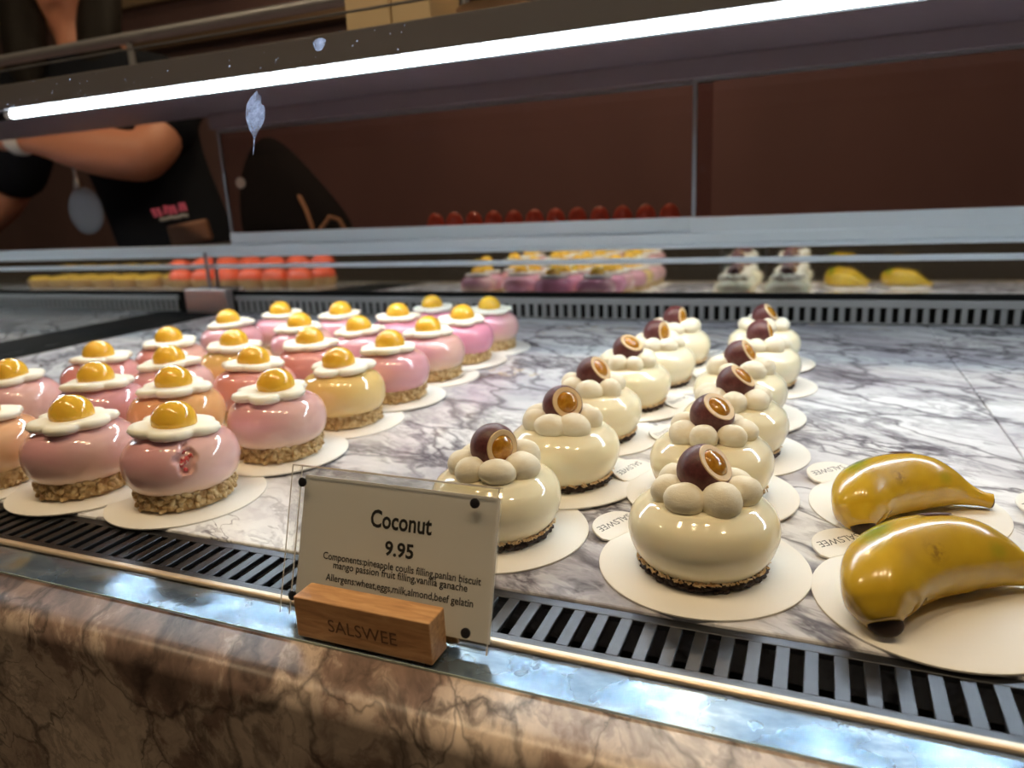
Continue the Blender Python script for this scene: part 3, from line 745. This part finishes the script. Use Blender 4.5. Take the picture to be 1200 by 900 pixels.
# ------------------------------------------------------------------ things on the shelf above
for x0, x1, lb in ((-32.8, -27.8, 'cream carton on the top shelf, left one of two'), (-27.6, -23.4, 'cream carton on the top shelf, right one of two')):
    o = thing('carton', lb, 'carton', (0, 0, 33.24))
    MB().box(x0, x1, 42.6, 49, 0, 7.2).build('carton_body', M['carton'], o, bevel=.15)
    MB().box(x0 - .05, x1 + .05, 42.5, 49.1, 6.1, 7.4).build('lid', M['carton'], o, bevel=.1)
o = tag(MB().lathe([(2.0, 0), (2.4, .1), (3.6, .8), (3.9, 1.2), (3.7, 1.25), (2.2, .3), (.1, .25)], 40).build('plate', M['plate'], None, (-18.3, 46.4, 33.22), smooth=True), 'small cream plate on the top shelf beside the cartons', 'plate')

# ------------------------------------------------------------------ behind the doors: counter, tartlets, bag
wt = thing('back_worktop', 'dark work counter behind the tinted sliding doors', 'counter', (0, 0, 0))
MB().box(-104, 90, 82, 122, 8.0, 11.0).build('worktop', M['worktop'], wt, bevel=.3)
MB().box(-102, 88, 85, 120, FLOOR, 8.0).build('cabinet', M['wall_umber'], wt)
tr = tag(MB().box(-50, -6, 82.6, 88.4, 11.0, 11.5).build('steel_tray', M['steel'], None, bevel=.15), 'long steel tray of red tartlets behind the middle door', 'tray')
NTH = ['first', 'second', 'third', 'fourth', 'fifth', 'sixth', 'seventh', 'eighth', 'ninth', 'tenth', 'eleventh', 'twelfth']
shell_me = MB().lathe([(1.2, 0), (1.55, .9), (1.6, 1.5), (1.45, 1.5)], 24, fn=lambda a, r, z, i: (r * (1 + .03 * cos(12 * a)), z)).mesh('tart_shell', M['pastry'], smooth=True)
dome_me = MB().lathe([(1.45, 1.45), (1.5, 1.9), (1.2, 2.9), (.7, 3.5), (.05, 3.75)], 24).mesh('red_dome', M['red'], smooth=True)
for k in range(12):
    o = thing('red_tartlet', 'red glazed tartlet on the steel tray behind the door, %s from its left end' % NTH[k], 'tartlet', (-47.6 + 3.5 * k, 85.5, 11.5), .3 * k, 'red tartlets on the tray behind the door')
    put('tart_shell', shell_me, o); put('red_dome', dome_me, o)
bag = thing('cloth_bag', 'slumped black cloth bag with tan cord handle behind the tinted door', 'bag', (-91, 104, 11))
b = MB()
sect = [(-12, 2.5, 9.5), (-9.5, 6, 17), (-5, 7.5, 22), (-1, 7.5, 19), (3, 7, 15), (7, 6, 10.5), (11, 4.5, 6), (13.5, 2, 2)]
n = 18; vs = []
for x, hw, h in sect:
    for k in range(n):
        a = pi * k / (n - 1); vs.append((x, hw * cos(a), h * sin(a) ** .7 if 0 < k < n - 1 else 0))
fs = [(i * n + k, i * n + k + 1, (i + 1) * n + k + 1, (i + 1) * n + k) for i in range(len(sect) - 1) for k in range(n - 1)]
fs += [(i * n, (i + 1) * n, (i + 1) * n + n - 1, i * n + n - 1) for i in range(len(sect) - 1)]
fs += [tuple(range(n - 1, -1, -1)), tuple((len(sect) - 1) * n + k for k in range(n))]
b.add(vs, fs)
o = b.build('cloth_body', M['bag'], bag, smooth=True, sharp=80)
o.modifiers.new('s', 'SUBSURF').levels = 1
MB().tube([(6.5, -6, 8.5), (8.2, -6.6, 6), (9.3, -6.8, 3), (9.6, -6.6, .6), (11.5, -6.4, 2.2), (13, -5.6, 4.2), (14.3, -4.6, 3.6), (15.4, -3.5, .5)], .42, 8).build('cord_handle', M['cord'], bag, smooth=True)

# cakes of the neighbouring case: only its mirrored back wall shows them
tart_me = MB().lathe([(3.0, 0), (3.5, 1.6), (3.6, 2.2), (3.2, 2.2)], 32).mesh('tart_shell', M['pastry'], smooth=True)
top_me = MB().lathe([(3.2, 2.1), (3.3, 3.0), (2.8, 4.2), (1.5, 5.0), (.05, 5.2)], 32).mesh('red_glaze_top', M['red'], smooth=True)
lem_me = MB().lathe([(3.2, 2.1), (3.1, 2.8), (2.0, 3.3), (.05, 3.4)], 32).mesh('lemon_top', M['lemon'], smooth=True)
for r_ in range(2):
    for k in range(6):
        o = thing('red_cake', 'domed red cake of the neighbouring case, %s row, %s from the divider' % (('front', 'second')[r_], NTH[k]), 'cake', (-112 - 8.2 * k, 9 + 9.5 * r_, DECK + .03), 0, 'red cakes of the neighbouring case')
        put('tart_shell', tart_me, o); put('red_glaze_top', top_me, o)
for r_ in range(2):
    for k in range(6):
        o = thing('lemon_tart', 'flat lemon tart of the neighbouring case, %s row, %s from the red cakes' % (('front', 'second')[r_], NTH[k]), 'cake', (-166 - 9 * k, 9 + 9.5 * r_, DECK + .03), 0, 'lemon tarts of the neighbouring case')
        put('tart_shell', tart_me, o); put('lemon_top', lem_me, o)

# ------------------------------------------------------------------ shop assistant behind the case
per = thing('person', 'shop assistant in loose black T-shirt reaching across behind the cake case', 'person', (-128, 108, FLOOR))
OX, OY, OZ = -128, 108, FLOOR
def skin(name, joints, edges, m, parent, root=0, sub=2):
    me = bpy.data.meshes.new(name)
    me.from_pydata([((x - OX) * S, (y - OY) * S, (z - OZ) * S) for x, y, z, rx, ry in joints], edges, [])
    me.materials.append(m)
    o = put(name, me, parent)
    md = o.modifiers.new('skin', 'SKIN'); md.use_smooth_shade = True
    for i, j in enumerate(joints):
        me.skin_vertices[0].data[i].radius = (j[3] * S, j[4] * S); me.skin_vertices[0].data[i].use_root = (i == root)
    ss = o.modifiers.new('sub', 'SUBSURF'); ss.levels = sub; ss.render_levels = sub
    return o
J = [(-126, 108, -2, 12, 10), (-131, 108.5, 17, 11, 9), (-138, 109, 36, 12, 9.5), (-144, 108.5, 49, 7, 6.5), (-147.5, 107.5, 55.5, 5.2, 5.2), (-149, 106.5, 60, 5.0, 5.0), (-149.6, 105.6, 67, 7.4, 8.4), (-150, 105.8, 74, 7.2, 8.2),
     (-131, 117, 47.5, 5.4, 5.4), (-123, 105, 37, 5.4, 5.4), (-118, 93, 28.4, 5.7, 5.7), (-129, 89, 30.8, 5.4, 5.4), (-141.5, 86, 33.6, 2.9, 2.9), (-146.5, 84.8, 34.4, 3.2, 2.4), (-151, 83.8, 34.6, 3.0, 1.8),
     (-158, 99.5, 47.5, 5.4, 5.4), (-166, 101, 33, 4.8, 4.8), (-175, 101, 22, 4.2, 4.2), (-186, 97, 14, 3.6, 3.6), (-197, 92, 6, 2.8, 2.8), (-201, 90, 2, 3.2, 2.2),
     (-133.5, 102.5, -10, 9, 9), (-134.5, 102, -48, 6, 6), (-135, 103, -84, 4, 4), (-132, 98, -90, 3.4, 2.4),
     (-118.5, 113.5, -10, 9, 9), (-117.5, 114, -48, 6, 6), (-117, 115, -84, 4, 4), (-113.5, 110, -90, 3.4, 2.4)]
E_ = [(0, 1), (1, 2), (2, 3), (3, 4), (4, 5), (5, 6), (6, 7), (3, 8), (8, 9), (9, 10), (10, 11), (11, 12), (12, 13), (13, 14), (3, 15), (15, 16), (16, 17), (17, 18), (18, 19), (19, 20), (0, 21), (21, 22), (22, 23), (23, 24), (0, 25), (25, 26), (26, 27), (27, 28)]
body = skin('body', J, E_, M['skin'], per)
# fingers of both hands
def finger(pts, r0):
    return skin('finger', [(x, y, z, r0 * f, r0 * f) for (x, y, z), f in zip(pts, (1, .95, .85, .65))], [(0, 1), (1, 2), (2, 3)], M['skin'], body, 0, 1)
_o = OX, OY, OZ
for k, (dy, ln) in enumerate(((-1.8, .9), (-.6, 1.05), (.6, 1.), (1.8, .8))):
    finger([(-151.5, 83.8 + dy, 34.8 - .2 * k), (-154.3 * 1 - .3 * ln, 83.5 + dy * 1.1, 34.2), (-156 - .6 * ln, 83.2 + dy * 1.15, 32.8), (-157 - .8 * ln, 83 + dy * 1.15, 31.2)], .85)
    finger([(-201.5, 90 + dy, .8), (-203.2, 89.6 + dy * 1.1, -1.8), (-204 - .2 * ln, 89.2 + dy * 1.1, -4 - ln), (-204.4, 88.8 + dy * 1.1, -6 - ln)], .85)
finger([(-147, 83, 33.6), (-149, 81.3, 32.4), (-151, 80.6, 31.4), (-152.6, 80.4, 30.8)], .95)
finger([(-199.6, 88.4, 3), (-199, 86.6, 1), (-199.2, 85.6, -1), (-199.8, 85.2, -2.6)], .95)
# face
fx = Vector((.6, -.8, 0)); sx = Vector((.8, .6, 0)); hc = Vector((-149.8 - OX, 105.6 - OY, 70 - OZ))
def fp(a, b_, c): v = hc + sx * a + fx * b_ + Vector((0, 0, c)); return (v.x, v.y, v.z)
b = MB(); b.tube([fp(0, 8.2, 1.5), fp(0, 9.6, -.8), fp(0, 10.3, -2.2), fp(0, 8.6, -2.8)], [.6, 1., 1.3, .8], 10); b.build('nose', M['skin'], body, smooth=True)
for s_ in (-1, 1):
    MB().ball(fp(3.1 * s_, 7.6, 1.2), 1.15, 14, 10).build('eye', M['band'], body, smooth=True)
    MB().ball(fp(3.1 * s_, 8.5, 1.2), .5, 10, 8).build('pupil', M['hair'], body, smooth=True)
    MB().ball(fp(7.6 * s_, 0, 0), (1.2, 1.8, 2.9), 12, 8).build('ear', M['skin'], body, smooth=True)
    MB().tube([fp(1.6 * s_, 8.6, 3.2), fp(3.2 * s_, 8.5, 3.7), fp(4.8 * s_, 7.6, 3.2)], .3, 6).build('eyebrow', M['hair'], body, smooth=True)
MB().tube([fp(-2.3, 8.2, -5.2), fp(0, 9.0, -5.0), fp(2.3, 8.2, -5.2)], [.3, .6, .3], 8).build('mouth', mat('lips', (.42, .13, .11), .5), body, smooth=True)
b = MB(); hv = hc + Vector((0, 0, 3.4)) - fx * 1.4; b.ball(hv, (8.6, 9.0, 9.2), 20, 12); hv2 = hc - fx * 5.0 + Vector((0, 0, -4)); b.ball(hv2, (6.8, 5.5, 9.5), 16, 10)
for s_ in (-1, 1):
    b.tube([hc + sx * 7.2 * s_ - fx * 1 + Vector((0, 0, 4)), hc + sx * 8.2 * s_ + fx * .5 + Vector((0, 0, -4)), hc + sx * 7.6 * s_ + fx * 4.5 + Vector((0, 0, -12)), hc + sx * 7.2 * s_ + fx * 8 + Vector((0, 0, -20)), hc + sx * 6.6 * s_ + fx * 9.5 + Vector((0, 0, -27))], [3.6, 4.4, 4.6, 4.0, 1.6], 12)
b.build('hair', M['hair'], per, smooth=True)
# clothing
TJ = [(-125.5, 108, -6, 15, 12.5), (-127, 108.2, 6, 15, 12), (-131.5, 108.5, 19, 14.5, 11.5), (-138, 109, 36, 14.5, 11.5), (-143.5, 108.6, 48, 9.5, 8.5), (-130.5, 117.2, 47.5, 7.2, 7.2), (-123.5, 105, 37.5, 7.4, 7.4), (-119.6, 97.0, 31.6, 8.0, 8.0), (-158.4, 99.4, 47.5, 7.2, 7.2), (-166, 101, 34, 7.2, 7.2), (-174, 101, 23, 7.4, 7.4)]
TE = [(0, 1), (1, 2), (2, 3), (3, 4), (4, 5), (5, 6), (6, 7), (4, 8), (8, 9), (9, 10)]
skin('black_shirt', TJ, TE, M['shirt'], per, 0, 2)
LJ = [(-126, 108, -8, 13.5, 12), (-133.5, 102.5, -14, 10.5, 10.5), (-134.5, 102, -48, 7.5, 7.5), (-135, 103, -85, 6, 6), (-118.5, 113.5, -14, 10.5, 10.5), (-117.5, 114, -48, 7.5, 7.5), (-117, 115, -85, 6, 6)]
skin('trousers', LJ, [(0, 1), (1, 2), (2, 3), (0, 4), (4, 5), (5, 6)], M['shirt'], per, 0, 2)
b = MB()
wc = Vector((-144.2 - OX, 85.4 - OY, 34 - OZ)); wa = Vector((-5, -1.2, .8)).normalized()
b.tube([wc - wa * 1.6, wc - wa * .8, wc + wa * .8, wc + wa * 1.6], [3.1, 3.5, 3.5, 3.1], 20); b.build('white_cuff', M['band'], per, smooth=True)
b = MB()
rq = random.Random(4)
lg = Vector((-112.6 - OX, 92 - OY, 17.6 - OZ)); lx = Vector((.82, .55, .12)).normalized(); lz = Vector((-.12, 0, 1)).normalized()
b2 = MB()
for k in range(7):
    c = lg + lx * (-3 + k) + lz * (.5 + rq.uniform(-.2, .2)); b.tube([c - lz * .9, c + lz * .8 + lx * rq.uniform(-.4, .4)], .38, 6)
    c = lg + lx * (-2 + k * .8) - lz * 1.2; b2.tube([c - lx * .4, c + lx * .4 + lz * rq.uniform(-.3, .3)], .4, 6)
# a chest panel of the shirt carries the print
lgp = b.build('shirt_print', M['pink'], per, smooth=True); b2.build('shirt_print', M['grey'], per, smooth=True)
tag(MB().box(-4, 4, -1.2, 1.2, -2.2, 2.2).build('hip_pouch', mat('brown_leather', (.20, .085, .045), .5), per, (-107.6 - OX, 91.5 - OY, 13.2 - OZ), (0, -.15, .6), bevel=.6), 'small brown leather pouch')
bd = thing('badge_reel', 'grey oval tag hanging from a metal clip on the black shirt', 'badge', (-127.2, 84.2, 18.6))
MB().ball((0, 0, 0), (5.0, .7, 4.7), 24, 12).build('tag_disc', M['tag'], bd, smooth=True)
MB().tube([(-.8, -.1, 4.2), (-.9, -.1, 6.4)], [1.0, .6], 10).build('clip', M['chrome'], bd, smooth=True)
MB().tube([(-.9, -.1, 6.2), (-1.2, 0, 8.6)], .35, 8).build('cord', M['chrome'], bd, smooth=True)
